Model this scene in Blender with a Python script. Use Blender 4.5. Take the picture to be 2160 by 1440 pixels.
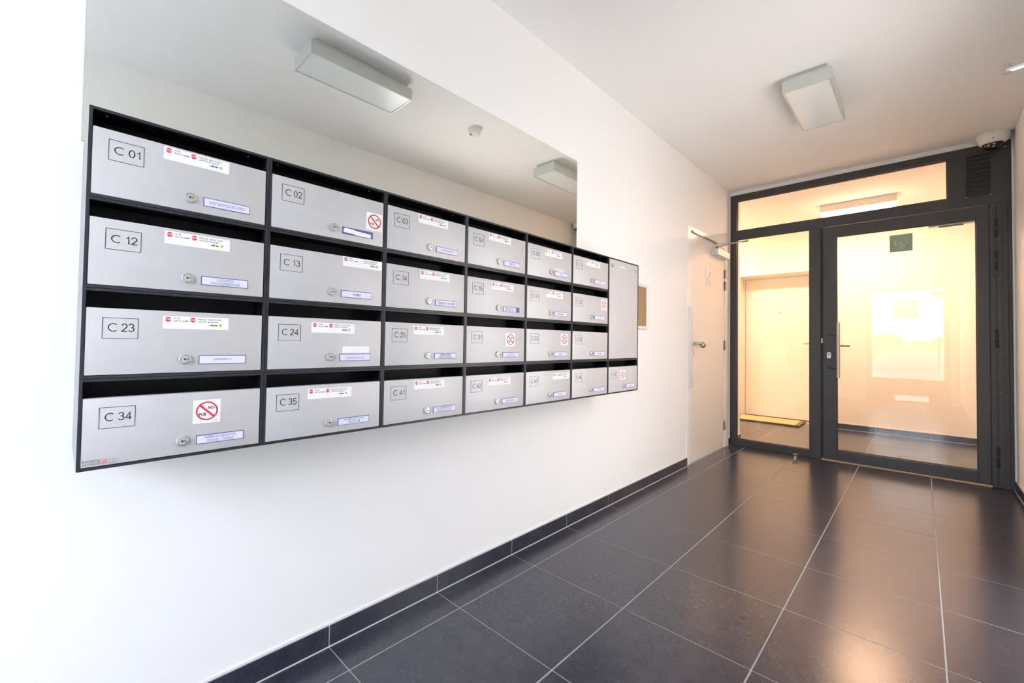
import bpy, bmesh, math, random
from mathutils import Matrix, Vector

random.seed(7)
for o in list(bpy.data.objects):
    bpy.data.objects.remove(o)
SC = bpy.context.scene
COL = SC.collection
PI = math.pi

# ------------------------------------------------------------------ camera
R = ((0.7210995509, 0.6926698306, 0.0149647390),
     (0.0051318873, -0.0269388268, 0.9996239109),
     (-0.6928124576, 0.7207515559, 0.0229802795))      # right, up, forward
CAM = (1.45028818, -0.26319205, 1.03283224)
cd = bpy.data.cameras.new('camera')
cd.sensor_width = 36.0
cd.lens = 910.26 / 2160 * 36
cd.shift_x = (1080 - 1067.589) / 2160
cd.shift_y = (700.361 - 720) / 2160
cd.clip_start = 0.02
cam = bpy.data.objects.new('camera', cd)
COL.objects.link(cam)
cam.matrix_world = Matrix(((R[0][0], R[1][0], -R[2][0], CAM[0]),
                           (R[0][1], R[1][1], -R[2][1], CAM[1]),
                           (R[0][2], R[1][2], -R[2][2], CAM[2]),
                           (0, 0, 0, 1)))
SC.camera = cam

# ------------------------------------------------------------------ sky, exposure
W = bpy.data.worlds.new('sky')
SC.world = W
W.use_nodes = True
bg = W.node_tree.nodes['Background']
bg.inputs[0].default_value = (0.85, 0.895, 1.0, 1)
bg.inputs[1].default_value = 7.0
HALL_LAMP = 10.6     # watts of each hall lamp's downward light
HALL_LAMP_COLOR = (1.0, 0.60, 0.38)
SC.view_settings.view_transform = 'Standard'
SC.view_settings.look = 'None'
SC.view_settings.gamma = 1.0
SC.view_settings.use_curve_mapping = False
SC.view_settings.exposure = 1.90
SC.cycles.max_bounces = 16
SC.cycles.diffuse_bounces = 10
SC.cycles.glossy_bounces = 6
SC.cycles.transparent_max_bounces = 16
SC.cycles.use_denoising = True
SC.cycles.sample_clamp_indirect = 10.0
SC.cycles.caustics_reflective = False
SC.cycles.caustics_refractive = False

# ------------------------------------------------------------------ dimensions (metres)
XR = 1.953            # right wall
ZC = 2.64             # ceiling
L = 4.6275            # face of the glazed partition
YE = -1.55            # inner face of the street wall
D = 0.2838            # mailbox fronts
MY, MW, MZ, MH = -0.232, 0.3246, 1.4846, 0.1786
DX0, DX1, DZ1 = 0.66, 1.84, 2.20     # street door opening

WY0, WY1, WZ0, WZ1 = 1.60, 2.74, 0.0, 2.12    # right-wall door, its glazing added to let in daylight

# daylight portal in the street door opening (guides sampling only, gives no light itself)
pl = bpy.data.lights.new('street_door_portal', 'AREA')
pl.shape = 'RECTANGLE'
pl.size, pl.size_y = DX1 - DX0, DZ1
pl.cycles.is_portal = True
po = bpy.data.objects.new('street_door_portal', pl)
COL.objects.link(po)
po.location = ((DX0 + DX1) / 2, YE - 0.28, DZ1 / 2)
po.rotation_euler = (PI / 2, 0, 0)
pl2 = bpy.data.lights.new('fill_door_portal', 'AREA')  # portal at the added glazing, guides sampling only
pl2.shape = 'RECTANGLE'
pl2.size, pl2.size_y = WZ1 - WZ0, WY1 - WY0
pl2.cycles.is_portal = True
po2 = bpy.data.objects.new('fill_door_portal', pl2)
COL.objects.link(po2)
po2.location = (XR + 0.14, (WY0 + WY1) / 2, (WZ0 + WZ1) / 2)
po2.rotation_euler = (0, PI / 2, 0)

# ------------------------------------------------------------------ materials
MATS = {}


def mat(name, col, rough=0.5, metal=0.0, emit=None, estr=0.0, spec=0.5, noise=None, bump=None, alpha=None):
    """noise=(scale, amount, detail) varies the colour; bump=(scale, strength)"""
    m = bpy.data.materials.new(name)
    m.use_nodes = True
    nt = m.node_tree
    b = nt.nodes['Principled BSDF']
    b.inputs['Base Color'].default_value = (*col, 1)
    b.inputs['Roughness'].default_value = rough
    b.inputs['Metallic'].default_value = metal
    b.inputs['Specular IOR Level'].default_value = spec
    if emit:
        b.inputs['Emission Color'].default_value = (*emit, 1)
        b.inputs['Emission Strength'].default_value = estr
    if noise or bump:
        tc = nt.nodes.new('ShaderNodeTexCoord')
    if noise:
        n = nt.nodes.new('ShaderNodeTexNoise')
        n.inputs['Scale'].default_value = noise[0]
        n.inputs['Detail'].default_value = noise[2] if len(noise) > 2 else 4
        nt.links.new(tc.outputs['Object'], n.inputs['Vector'])
        r = nt.nodes.new('ShaderNodeValToRGB')
        a = noise[1]
        r.color_ramp.elements[0].position = 0.3
        r.color_ramp.elements[1].position = 0.7
        r.color_ramp.elements[0].color = (*[max(0, c * (1 - a)) for c in col], 1)
        r.color_ramp.elements[1].color = (*[min(1, c * (1 + a)) for c in col], 1)
        nt.links.new(n.outputs['Fac'], r.inputs['Fac'])
        nt.links.new(r.outputs['Color'], b.inputs['Base Color'])
    if bump:
        n2 = nt.nodes.new('ShaderNodeTexNoise')
        n2.inputs['Scale'].default_value = bump[0]
        n2.inputs['Detail'].default_value = 3
        nt.links.new(tc.outputs['Object'], n2.inputs['Vector'])
        bp = nt.nodes.new('ShaderNodeBump')
        bp.inputs['Strength'].default_value = bump[1]
        bp.inputs['Distance'].default_value = 0.002
        nt.links.new(n2.outputs['Fac'], bp.inputs['Height'])
        nt.links.new(bp.outputs['Normal'], b.inputs['Normal'])
    MATS[name] = m
    return m


def glass_mat(name, tint=(0.97, 0.98, 0.97), refl=1.0):
    m = bpy.data.materials.new(name)
    m.use_nodes = True
    nt = m.node_tree
    nt.nodes.remove(nt.nodes['Principled BSDF'])
    out = nt.nodes['Material Output']
    tr = nt.nodes.new('ShaderNodeBsdfTransparent')
    tr.inputs[0].default_value = (*tint, 1)
    gl = nt.nodes.new('ShaderNodeBsdfGlossy')
    gl.inputs['Roughness'].default_value = 0.0
    lw = nt.nodes.new('ShaderNodeLayerWeight')
    lw.inputs['Blend'].default_value = 0.5
    pw = nt.nodes.new('ShaderNodeMath')
    pw.operation = 'POWER'
    pw.inputs[1].default_value = 5.0
    ma = nt.nodes.new('ShaderNodeMath')
    ma.operation = 'MULTIPLY_ADD'
    ma.inputs[1].default_value = 0.95 * refl
    ma.inputs[2].default_value = 0.043 * refl
    mx = nt.nodes.new('ShaderNodeMixShader')
    nt.links.new(lw.outputs['Facing'], pw.inputs[0])
    nt.links.new(pw.outputs[0], ma.inputs[0])
    nt.links.new(ma.outputs[0], mx.inputs[0])
    nt.links.new(tr.outputs[0], mx.inputs[1])
    nt.links.new(gl.outputs[0], mx.inputs[2])
    nt.links.new(mx.outputs[0], out.inputs['Surface'])
    MATS[name] = m
    return m


def tile_mat():
    """dark porcelain: cloudy blotches and fine pale flecks, satin sheen"""
    m = mat('porcelain', (0.055, 0.056, 0.066), rough=0.24, spec=0.75)
    nt = m.node_tree
    b = nt.nodes['Principled BSDF']
    geo = nt.nodes.new('ShaderNodeNewGeometry')
    n1 = nt.nodes.new('ShaderNodeTexNoise')
    n1.inputs['Scale'].default_value = 16
    n1.inputs['Detail'].default_value = 4
    n1.inputs['Roughness'].default_value = 0.65
    n2 = nt.nodes.new('ShaderNodeTexNoise')
    n2.inputs['Scale'].default_value = 75
    n2.inputs['Detail'].default_value = 6
    n2.inputs['Roughness'].default_value = 0.7
    for n in (n1, n2):
        nt.links.new(geo.outputs['Position'], n.inputs['Vector'])
    r1 = nt.nodes.new('ShaderNodeValToRGB')
    r1.color_ramp.elements[0].position = 0.35
    r1.color_ramp.elements[1].position = 0.75
    r1.color_ramp.elements[0].color = (0.027, 0.029, 0.045, 1)
    r1.color_ramp.elements[1].color = (0.041, 0.044, 0.064, 1)
    r2 = nt.nodes.new('ShaderNodeValToRGB')
    r2.color_ramp.elements[0].position = 0.54
    r2.color_ramp.elements[1].position = 0.72
    r2.color_ramp.elements[0].color = (0, 0, 0, 1)
    r2.color_ramp.elements[1].color = (1.0, 1.0, 1.0, 1)
    mu = nt.nodes.new('ShaderNodeMath')
    mu.operation = 'MULTIPLY'
    mx = nt.nodes.new('ShaderNodeMix')
    mx.data_type = 'RGBA'
    mx.inputs['B'].default_value = (0.088, 0.092, 0.125, 1)
    nt.links.new(n1.outputs['Fac'], r1.inputs['Fac'])
    nt.links.new(n2.outputs['Fac'], r2.inputs['Fac'])
    nt.links.new(r2.outputs['Color'], mu.inputs[0])
    nt.links.new(n1.outputs['Fac'], mu.inputs[1])
    nt.links.new(mu.outputs[0], mx.inputs['Factor'])
    nt.links.new(r1.outputs['Color'], mx.inputs['A'])
    nt.links.new(mx.outputs['Result'], b.inputs['Base Color'])
    return m


def cork_mat(name, col, scale):
    return mat(name, col, rough=0.9, noise=(scale, 0.35, 6), bump=(scale * 2, 0.5))


mat('wall_paint', (0.90, 0.90, 0.89), rough=0.62, noise=(1.3, 0.012), bump=(220, 0.05))
mat('ceiling_paint', (0.92, 0.92, 0.91), rough=0.75, noise=(0.9, 0.01))
mat('hall_paint', (0.86, 0.83, 0.76), rough=0.6)
tile_mat()
mat('grout', (0.34, 0.33, 0.32), rough=0.9, noise=(60, 0.12))
mat('pale_grout', (0.62, 0.62, 0.62), rough=0.9)
mat('caulk', (0.74, 0.74, 0.73), rough=0.6)
mat('box_silver', (0.57, 0.565, 0.57), rough=0.5, metal=0.3, spec=0.3, noise=(30, 0.02))
mat('box_side', (0.33, 0.33, 0.35), rough=0.4, metal=0.2)
mat('box_frame', (0.020, 0.023, 0.030), rough=0.38, noise=(50, 0.15))
mat('box_black', (0.003, 0.003, 0.005), rough=0.5, spec=0.2)
mat('steel', (0.60, 0.60, 0.59), rough=0.3, metal=0.5)
mat('brushed_steel', (0.50, 0.46, 0.41), rough=0.35, metal=0.9)
mat('dark_steel', (0.20, 0.18, 0.16), rough=0.35, metal=0.9)
mat('ink', (0.02, 0.02, 0.025), rough=0.5)
mat('grey_ink', (0.10, 0.10, 0.13), rough=0.6)
mat('name_ink', (0.22, 0.22, 0.34), rough=0.6)
mat('paper', (0.88, 0.88, 0.88), rough=0.5)
mat('plate_paper', (0.74, 0.74, 0.88), rough=0.45)
mat('plate_blue', (0.11, 0.09, 0.34), rough=0.4)
mat('stop_red', (0.72, 0.03, 0.07), rough=0.45)
mat('print_navy', (0.04, 0.03, 0.22), rough=0.5)
mat('print_yellow', (0.75, 0.72, 0.08), rough=0.5)
mat('print_green', (0.42, 0.52, 0.12), rough=0.5)
mat('frame_grey', (0.045, 0.044, 0.046), rough=0.42, noise=(40, 0.12))
mat('gasket', (0.012, 0.012, 0.013), rough=0.5)
mat('door_white', (0.83, 0.79, 0.72), rough=0.3)
mat('frame_white', (0.86, 0.86, 0.84), rough=0.35)
mat('alu_pale', (0.72, 0.73, 0.73), rough=0.4, metal=0.25)
mat('fixture_grey', (0.60, 0.63, 0.60), rough=0.4, metal=0.25)
mat('diffuser', (0.82, 0.86, 0.86), rough=0.25)
mat('plastic_cream', (0.80, 0.79, 0.72), rough=0.4)
mat('dark_dome', (0.015, 0.014, 0.014), rough=0.05)
mat('sensor', (0.35, 0.33, 0.28), rough=0.4)
mat('lamp_white', (0.85, 0.85, 0.83), rough=0.4)
mat('lamp_lit', (0.9, 0.9, 0.88), rough=0.5, emit=HALL_LAMP_COLOR, estr=7.0)
cork_mat('cork', (0.42, 0.27, 0.13), 120)
cork_mat('coir', (0.66, 0.48, 0.22), 300)
cork_mat('mat_border', (0.22, 0.14, 0.06), 300)
mat('mat_rubber', (0.03, 0.02, 0.015), rough=0.7)
glass_mat('pane_glass')
glass_mat('tinted_glass', tint=(0.86, 0.87, 0.89))
glass_mat('fill_glass', tint=(0.58, 0.55, 0.515))  # tint sets how much added daylight enters the right-hand door
mat('asphalt', (0.70, 0.70, 0.70), rough=0.9, noise=(40, 0.3))
mat('pavement', (0.72, 0.72, 0.72), rough=0.9, noise=(20, 0.2))
mat('kerb_white', (0.75, 0.75, 0.73), rough=0.8)
mat('house_plaster', (0.88, 0.88, 0.87), rough=0.9, noise=(3, 0.05))
mat('hedge_yellow', (0.42, 0.38, 0.12), rough=0.9, noise=(14, 0.5))
mat('house_glass', (0.10, 0.11, 0.12), rough=0.1)
mat('car_paint', (0.52, 0.53, 0.55), rough=0.2, metal=0.5)
mat('car_glass', (0.30, 0.31, 0.33), rough=0.05)  # pale tone stands in for sky reflected in the windows
mat('tyre', (0.02, 0.02, 0.02), rough=0.8)
mat('sign_green', (0.05, 0.16, 0.09), rough=0.5)
mat('sign_pale', (0.45, 0.55, 0.42), rough=0.5)


def mirror_mat():
    m = bpy.data.materials.new('silvered_glass')
    m.use_nodes = True
    nt = m.node_tree
    nt.nodes.remove(nt.nodes['Principled BSDF'])
    gl = nt.nodes.new('ShaderNodeBsdfGlossy')
    gl.inputs['Color'].default_value = (0.965, 0.97, 0.925, 1)
    gl.inputs['Roughness'].default_value = 0.0
    nt.links.new(gl.outputs[0], nt.nodes['Material Output'].inputs['Surface'])
    MATS['silvered_glass'] = m


mirror_mat()


def translucent_sign():
    """thin printed film stuck on glass: lets light through"""
    for nm, c in (('film_green', (0.38, 0.50, 0.44)), ('film_pale', (0.93, 0.96, 0.88))):
        m = bpy.data.materials.new(nm)
        m.use_nodes = True
        nt = m.node_tree
        nt.nodes.remove(nt.nodes['Principled BSDF'])
        a = nt.nodes.new('ShaderNodeBsdfTranslucent')
        b = nt.nodes.new('ShaderNodeBsdfDiffuse')
        a.inputs[0].default_value = (*c, 1)
        b.inputs[0].default_value = (*c, 1)
        mx = nt.nodes.new('ShaderNodeMixShader')
        mx.inputs[0].default_value = 0.5
        nt.links.new(a.outputs[0], mx.inputs[1])
        nt.links.new(b.outputs[0], mx.inputs[2])
        nt.links.new(mx.outputs[0], nt.nodes['Material Output'].inputs['Surface'])
        MATS[nm] = m


translucent_sign()


# ------------------------------------------------------------------ mesh helpers
class MB:
    def __init__(self):
        self.v, self.f = [], []

    def add(self, vs, fs):
        b = len(self.v)
        self.v += [tuple(p) for p in vs]
        self.f += [tuple(b + i for i in f) for f in fs]
        return self

    def box(self, x0, x1, y0, y1, z0, z1):
        x0, x1 = sorted((x0, x1)); y0, y1 = sorted((y0, y1)); z0, z1 = sorted((z0, z1))
        vs = [(x, y, z) for x in (x0, x1) for y in (y0, y1) for z in (z0, z1)]
        return self.add(vs, [(0, 1, 3, 2), (4, 6, 7, 5), (0, 4, 5, 1), (2, 3, 7, 6), (0, 2, 6, 4), (1, 5, 7, 3)])

    def bev(self, x0, x1, y0, y1, z0, z1, b=0.002):
        """box with all edges chamfered by b"""
        bm = bmesh.new()
        bmesh.ops.create_cube(bm, size=1)
        for v in bm.verts:
            v.co = Vector(((x0 + x1) / 2 + v.co.x * abs(x1 - x0), (y0 + y1) / 2 + v.co.y * abs(y1 - y0), (z0 + z1) / 2 + v.co.z * abs(z1 - z0)))
        bmesh.ops.bevel(bm, geom=list(bm.edges), offset=b, segments=2, profile=0.6, affect='EDGES')
        bm.verts.index_update()
        self.add([v.co[:] for v in bm.verts], [[v.index for v in f.verts] for f in bm.faces])
        bm.free()
        return self

    def prism(self, pts, axis, a, b):
        """polygon pts (2D) extruded along axis from a to b; order of the 2D axes: x->(y,z) y->(x,z) z->(x,y)"""
        n = len(pts)

        def P(p, t):
            return {'x': (t, p[0], p[1]), 'y': (p[0], t, p[1]), 'z': (p[0], p[1], t)}[axis]
        vs = [P(p, a) for p in pts] + [P(p, b) for p in pts]
        fs = [tuple(range(n))[::-1], tuple(range(n, 2 * n))] + [(i, (i + 1) % n, n + (i + 1) % n, n + i) for i in range(n)]
        return self.add(vs, fs)

    def lathe(self, prof, axis='z', c=(0, 0, 0), n=24, sgn=1, sy=1.0, caps=True):
        """profile [(r, t)] turned about an axis through c"""
        vs, fs = [], []
        for r, t in prof:
            for k in range(n):
                a = 2 * PI * k / n
                p, q = r * math.cos(a), r * math.sin(a) * sy
                t2 = t * sgn
                vs.append({'x': (c[0] + t2, c[1] + p, c[2] + q), 'y': (c[0] + p, c[1] + t2, c[2] + q), 'z': (c[0] + p, c[1] + q, c[2] + t2)}[axis])
        m = len(prof)
        for i in range(m - 1):
            for k in range(n):
                k2 = (k + 1) % n
                fs.append((i * n + k, i * n + k2, (i + 1) * n + k2, (i + 1) * n + k))
        if caps:
            fs.append(tuple(range(n))[::-1])
            fs.append(tuple(range((m - 1) * n, m * n)))
        return self.add(vs, fs)

    def tube(self, pts, r, n=10, r1=None):
        pts = [Vector(p) for p in pts]
        vs, fs = [], []
        up = None
        for i, p in enumerate(pts):
            d = (pts[min(i + 1, len(pts) - 1)] - pts[max(i - 1, 0)]).normalized()
            ref = Vector((0, 0, 1)) if abs(d.z) < 0.9 else Vector((1, 0, 0))
            a = d.cross(ref).normalized()
            b = d.cross(a).normalized()
            rr = r if r1 is None else r + (r1 - r) * i / (len(pts) - 1)
            for k in range(n):
                t = 2 * PI * k / n
                vs.append(p + a * rr * math.cos(t) + b * rr * math.sin(t))
        for i in range(len(pts) - 1):
            for k in range(n):
                k2 = (k + 1) % n
                fs.append((i * n + k, i * n + k2, (i + 1) * n + k2, (i + 1) * n + k))
        fs.append(tuple(range(n))[::-1])
        fs.append(tuple(range((len(pts) - 1) * n, len(pts) * n)))
        return self.add(vs, fs)

    def bar(self, p, q, w, h):
        """flat bar of width w (horizontal) and height h between two points"""
        p, q = Vector(p), Vector(q)
        d = (q - p).normalized()
        s = d.cross(Vector((0, 0, 1))).normalized() * w / 2
        u = s.cross(d).normalized() * h / 2
        vs = [e + i * s + j * u for e in (p, q) for i in (-1, 1) for j in (-1, 1)]
        return self.add(vs, [(0, 1, 3, 2), (4, 6, 7, 5), (0, 4, 5, 1), (2, 3, 7, 6), (0, 2, 6, 4), (1, 5, 7, 3)])

    def ring(self, y0, y1, z0, z1, w, x0, x1):
        """rectangular picture-frame ring in the YZ plane, mitred"""
        o = [(y0, z0), (y1, z0), (y1, z1), (y0, z1)]
        i = [(y0 + w, z0 + w), (y1 - w, z0 + w), (y1 - w, z1 - w), (y0 + w, z1 - w)]
        for k in range(4):
            k2 = (k + 1) % 4
            self.prism([o[k], o[k2], i[k2], i[k]], 'x', x0, x1)
        return self

    def mesh(self, name, smooth=False):
        me = bpy.data.meshes.new(name)
        me.from_pydata(self.v, [], self.f)
        bm = bmesh.new()
        bm.from_mesh(me)
        bmesh.ops.recalc_face_normals(bm, faces=bm.faces)
        bm.to_mesh(me)
        bm.free()
        if smooth:
            for p in me.polygons:
                p.use_smooth = True
            me.set_sharp_from_angle(angle=math.radians(38))
        return me

    def build(self, name, m, parent=None, smooth=False):
        me = self.mesh(name, smooth)
        me.materials.append(MATS[m])
        return link(name, me, parent)


def link(name, me, parent=None, loc=None):
    o = bpy.data.objects.new(name, me)
    COL.objects.link(o)
    if parent is not None:
        o.parent = parent
        if loc is None:
            o.matrix_parent_inverse = parent.matrix_world.inverted() if parent.type != 'EMPTY' or True else None
    if loc is not None:
        o.location = loc
    return o


def tag(o, label, cat, group=None, kind=None):
    o['label'] = label
    o['category'] = cat
    if group:
        o['group'] = group
    if kind:
        o['kind'] = kind
    return o


def empty(name, loc=(0, 0, 0)):
    o = bpy.data.objects.new(name, None)
    o.empty_display_size = 0.05
    COL.objects.link(o)
    o.location = loc
    o.matrix_world = Matrix.Translation(loc)
    return o


def struct(o, label, cat):
    return tag(o, label, cat, kind='structure')


TEXT_CACHE = {}


def text_mesh(body, m, res=3, bold=0.0):
    """flat lettering scaled into the unit square (0..1, 0..1), facing +X, running along +Y"""
    key = (body, m, res, bold)
    if key in TEXT_CACHE:
        return TEXT_CACHE[key]
    cu = bpy.data.curves.new('lettering', 'FONT')
    cu.body = body
    cu.size = 1.0
    cu.resolution_u = res
    cu.offset = bold
    cu.align_x = 'CENTER' if '\n' in body else 'LEFT'
    cu.space_line = 0.95
    ob = bpy.data.objects.new('lettering_source', cu)
    COL.objects.link(ob)
    dg = bpy.context.evaluated_depsgraph_get()
    me = bpy.data.meshes.new_from_object(ob.evaluated_get(dg))
    bpy.data.objects.remove(ob)
    bpy.data.curves.remove(cu)
    xs = [v.co.x for v in me.vertices]
    ys = [v.co.y for v in me.vertices]
    x0, x1, y0, y1 = min(xs), max(xs), min(ys), max(ys)
    asp = (x1 - x0) / max(1e-6, y1 - y0)
    for v in me.vertices:
        v.co = Vector((0, (v.co.x - x0) / (x1 - x0), (v.co.y - y0) / (y1 - y0)))
    me.materials.clear()
    me.materials.append(MATS[m])
    TEXT_CACHE[key] = (me, asp)
    return TEXT_CACHE[key]


def arc(cx, cy, rx, ry, a0, a1, n=18):
    return [(cx + rx * math.cos(math.radians(a0 + (a1 - a0) * k / n)), cy + ry * math.sin(math.radians(a0 + (a1 - a0) * k / n))) for k in range(n + 1)]


GLYPH = {  # character: (width, open strokes)
    'C': (0.86, [arc(0.46, 0.5, 0.42, 0.46, 48, 312, 26)]),
    '0': (0.54, [arc(0.27, 0.5, 0.23, 0.46, 0, 360, 28)]),
    '1': (0.40, [[(0.06, 0.74), (0.20, 0.78), (0.29, 0.96), (0.29, 0.0)]]),
    '2': (0.54, [arc(0.27, 0.70, 0.22, 0.26, 175, -38, 16) + [(0.05, 0.05), (0.52, 0.05)]]),
    '3': (0.54, [arc(0.25, 0.735, 0.20, 0.225, 165, -90, 14)[:-1] + arc(0.26, 0.275, 0.23, 0.235, 90, -165, 16)]),
    '4': (0.56, [[(0.41, 0.0), (0.41, 0.93), (0.03, 0.28), (0.56, 0.28)]]),
    '5': (0.54, [[(0.48, 0.95), (0.13, 0.95), (0.07, 0.50)] + arc(0.26, 0.31, 0.23, 0.27, 125, -160, 16)]),
}


def plain_number(body, m, w=0.108):
    """thin sans lettering drawn as ribbons, in the unit square, facing +X"""
    key = ('number', body, m)
    if key in TEXT_CACHE:
        return TEXT_CACHE[key]
    vs, fs, x = [], [], 0.0
    for ch in body:
        if ch == ' ':
            x += 0.22
            continue
        gw, strokes = GLYPH[ch]
        for st_ in strokes:
            n = len(st_)
            base = len(vs)
            for i, p in enumerate(st_):
                a = Vector(st_[max(i - 1, 0)])
                c = Vector(st_[min(i + 1, n - 1)])
                q = Vector(p)
                d0 = (q - a).normalized() if i else (c - q).normalized()
                d1 = (c - q).normalized() if i < n - 1 else d0
                n0, n1 = Vector((-d0.y, d0.x)), Vector((-d1.y, d1.x))
                mm_ = (n0 + n1)
                mm_ = mm_.normalized() if mm_.length > 1e-6 else n0
                off = mm_ * (w / 2) / max(0.42, mm_.dot(n0))
                vs += [(0, x + q.x + off.x, q.y + off.y), (0, x + q.x - off.x, q.y - off.y)]
            fs += [(base + 2 * i, base + 2 * i + 1, base + 2 * i + 3, base + 2 * i + 2) for i in range(n - 1)]
        x += gw + 0.10
    y0, y1 = min(v[1] for v in vs), max(v[1] for v in vs)
    z0, z1 = min(v[2] for v in vs), max(v[2] for v in vs)
    me = bpy.data.meshes.new('lettering')
    me.from_pydata([(0, (v[1] - y0) / (y1 - y0), (v[2] - z0) / (z1 - z0)) for v in vs], [], fs)
    me.materials.append(MATS[m])
    TEXT_CACHE[key] = (me, (y1 - y0) / (z1 - z0))
    return TEXT_CACHE[key]


# ================================================================== THE SETTING
# ---- floor: grout bed with single tiles set into it
P = 0.45
JY = 0.3986
yl = [JY + P * k for k in range(-5, 15)]
xl_in = [0.0, 0.1548, 0.6048, 1.0548, 1.5048, XR]
xl_hall = [-1.20, -0.7452, -0.2952, 0.1548, 0.6048, 1.0548, 1.5048, XR]
HB, HN = 6.63, 6.94        # hall back wall, niche
fl = MB().box(-1.3, XR + 0.02, YE - 0.3, 7.1, -0.08, -0.0008).build('floor', 'grout')
struct(fl, 'dark grey porcelain tile floor with pale grout lines', 'floor')


def tile_mesh(wx, wy):
    b = 0.0008
    x0, x1, y0, y1 = 0.0021, wx - 0.0021, 0.0013, wy - 0.0013
    lo = [(x0, y0), (x1, y0), (x1, y1), (x0, y1)]
    hi = [(x0 + b, y0 + b), (x1 - b, y0 + b), (x1 - b, y1 - b), (x0 + b, y1 - b)]
    mb = MB().add([(*p, -0.008) for p in lo] + [(*p, -b) for p in lo] + [(*p, 0.0) for p in hi],
                  [(0, 1, 5, 4), (1, 2, 6, 5), (2, 3, 7, 6), (3, 0, 4, 7),
                   (4, 5, 9, 8), (5, 6, 10, 9), (6, 7, 11, 10), (7, 4, 8, 11), (8, 9, 10, 11), (3, 2, 1, 0)])
    me = mb.mesh('tile')
    me.materials.append(MATS['porcelain'])
    return me


TM = {}


def tile(x0, x1, y0, y1):
    k = (round(x1 - x0, 3), round(y1 - y0, 3))
    if k not in TM:
        TM[k] = tile_mesh(*k)
    o = link('tile', TM[k], fl, (x0, y0, random.uniform(-0.0002, 0.0)))
    o.rotation_euler = (random.uniform(-2e-4, 2e-4), random.uniform(-2e-4, 2e-4), 0)


for a, b in zip(yl[:-1], yl[1:]):
    if a >= HN:
        break
    xs = xl_in if b < 4.8 else xl_hall
    for c, d in zip(xs[:-1], xs[1:]):
        if a > HB - 0.2 and c > 0.7 and a > HB:
            continue
        tile(c, d, a, min(b, HN + 0.05))
tile(-0.2952, 0.0, 4.70, 4.8986)

# ---- walls and ceiling
wl = MB()
wl.box(-0.12, 0.0, YE - 0.25, 3.49, 0, ZC)
wl.box(-0.12, 0.0, 3.49, 4.575, 2.07, ZC)
wl.box(-0.12, 0.0, 4.575, L + 0.065, 0, ZC)
struct(wl.build('wall_left', 'wall_paint'), 'white painted wall carrying the mirror and mailboxes', 'wall')
wr = MB()
wr.box(XR, XR + 0.12, YE - 0.25, WY0, 0, ZC)
wr.box(XR, XR + 0.12, WY0, WY1, WZ1, ZC)
wr.box(XR, XR + 0.12, WY1, 7.1, 0, ZC)
struct(wr.build('wall_right', 'wall_paint'), 'white painted wall at the right edge past the dome camera', 'wall')
struct(MB().box(-1.4, XR + 0.12, YE - 0.25, 7.1, ZC, ZC + 0.12).build('ceiling', 'ceiling_paint'),
       'white painted flat ceiling', 'ceiling')
we = MB()
we.box(-0.12, DX0, YE - 0.25, YE, 0, ZC)
we.box(DX1, XR + 0.12, YE - 0.25, YE, 0, ZC)
we.box(DX0, DX1, YE - 0.25, YE, DZ1, ZC)
struct(we.build('wall_front', 'wall_paint'), 'white street wall around the entrance door behind the viewer', 'wall')

# hall beyond the glass
struct(MB().box(-0.12, 0.018, L + 0.065, 4.94, 0, ZC).build('wall_hall_near', 'hall_paint'),
       'short cream wall stub just behind the side glass', 'wall')
hb = MB()
hb.box(0.55, XR + 0.1, HB, HB + 0.45, 0, ZC)
hb.box(-1.3, -0.48, HB, HB + 0.45, 0, ZC)
hb.box(-0.48, 0.55, HB, HB + 0.45, 2.036, ZC)
hb.box(-0.48, 0.55, HN + 0.045, HN + 0.14, 0, 2.1)
struct(hb.build('wall_back', 'hall_paint'), 'cream hall wall with a door niche behind the glass', 'wall')
struct(MB().box(-1.4, -1.2, 4.8, 7.1, 0, ZC).build('wall_hall_left', 'hall_paint'), 'cream wall closing the hall on the far left', 'wall')
struct(MB().box(-1.4, -0.0, L + 0.2, 4.94, 0, ZC).build('wall_hall_front', 'hall_paint'), 'cream hall wall facing the flat door', 'wall')


# ---- tiled baseboards
def baseboard(name, segs, label, kind='x', h=0.0688, th=0.011, grout_side=1):
    """segs: list of (a, b) along the wall; kind = function (a,b,z0,z1,t0,t1) -> box args"""
    bed = MB()
    for a, b in segs:
        bed.box(*kind(a, b, 0.0, h - 0.001, 0.0, th - 0.0016))
        bed.box(*kind(a, b, h - 0.001, h + 0.004, 0.0, th - 0.004))
        bed.box(*kind(a, b, -0.001, 0.0032, 0.0, th + 0.002))
    o = bed.build(name, 'pale_grout')
    struct(o, label, 'baseboard')
    for a, b in segs:
        cuts = [a] + [y for y in CUTS[name] if a + 0.02 < y < b - 0.02] + [b]
        for c, d in zip(cuts[:-1], cuts[1:]):
            MB().bev(*kind(c + 0.0016, d - 0.0016, 0.0036, h, 0.001, th), b=0.0008).build('tile', 'porcelain', o)


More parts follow.
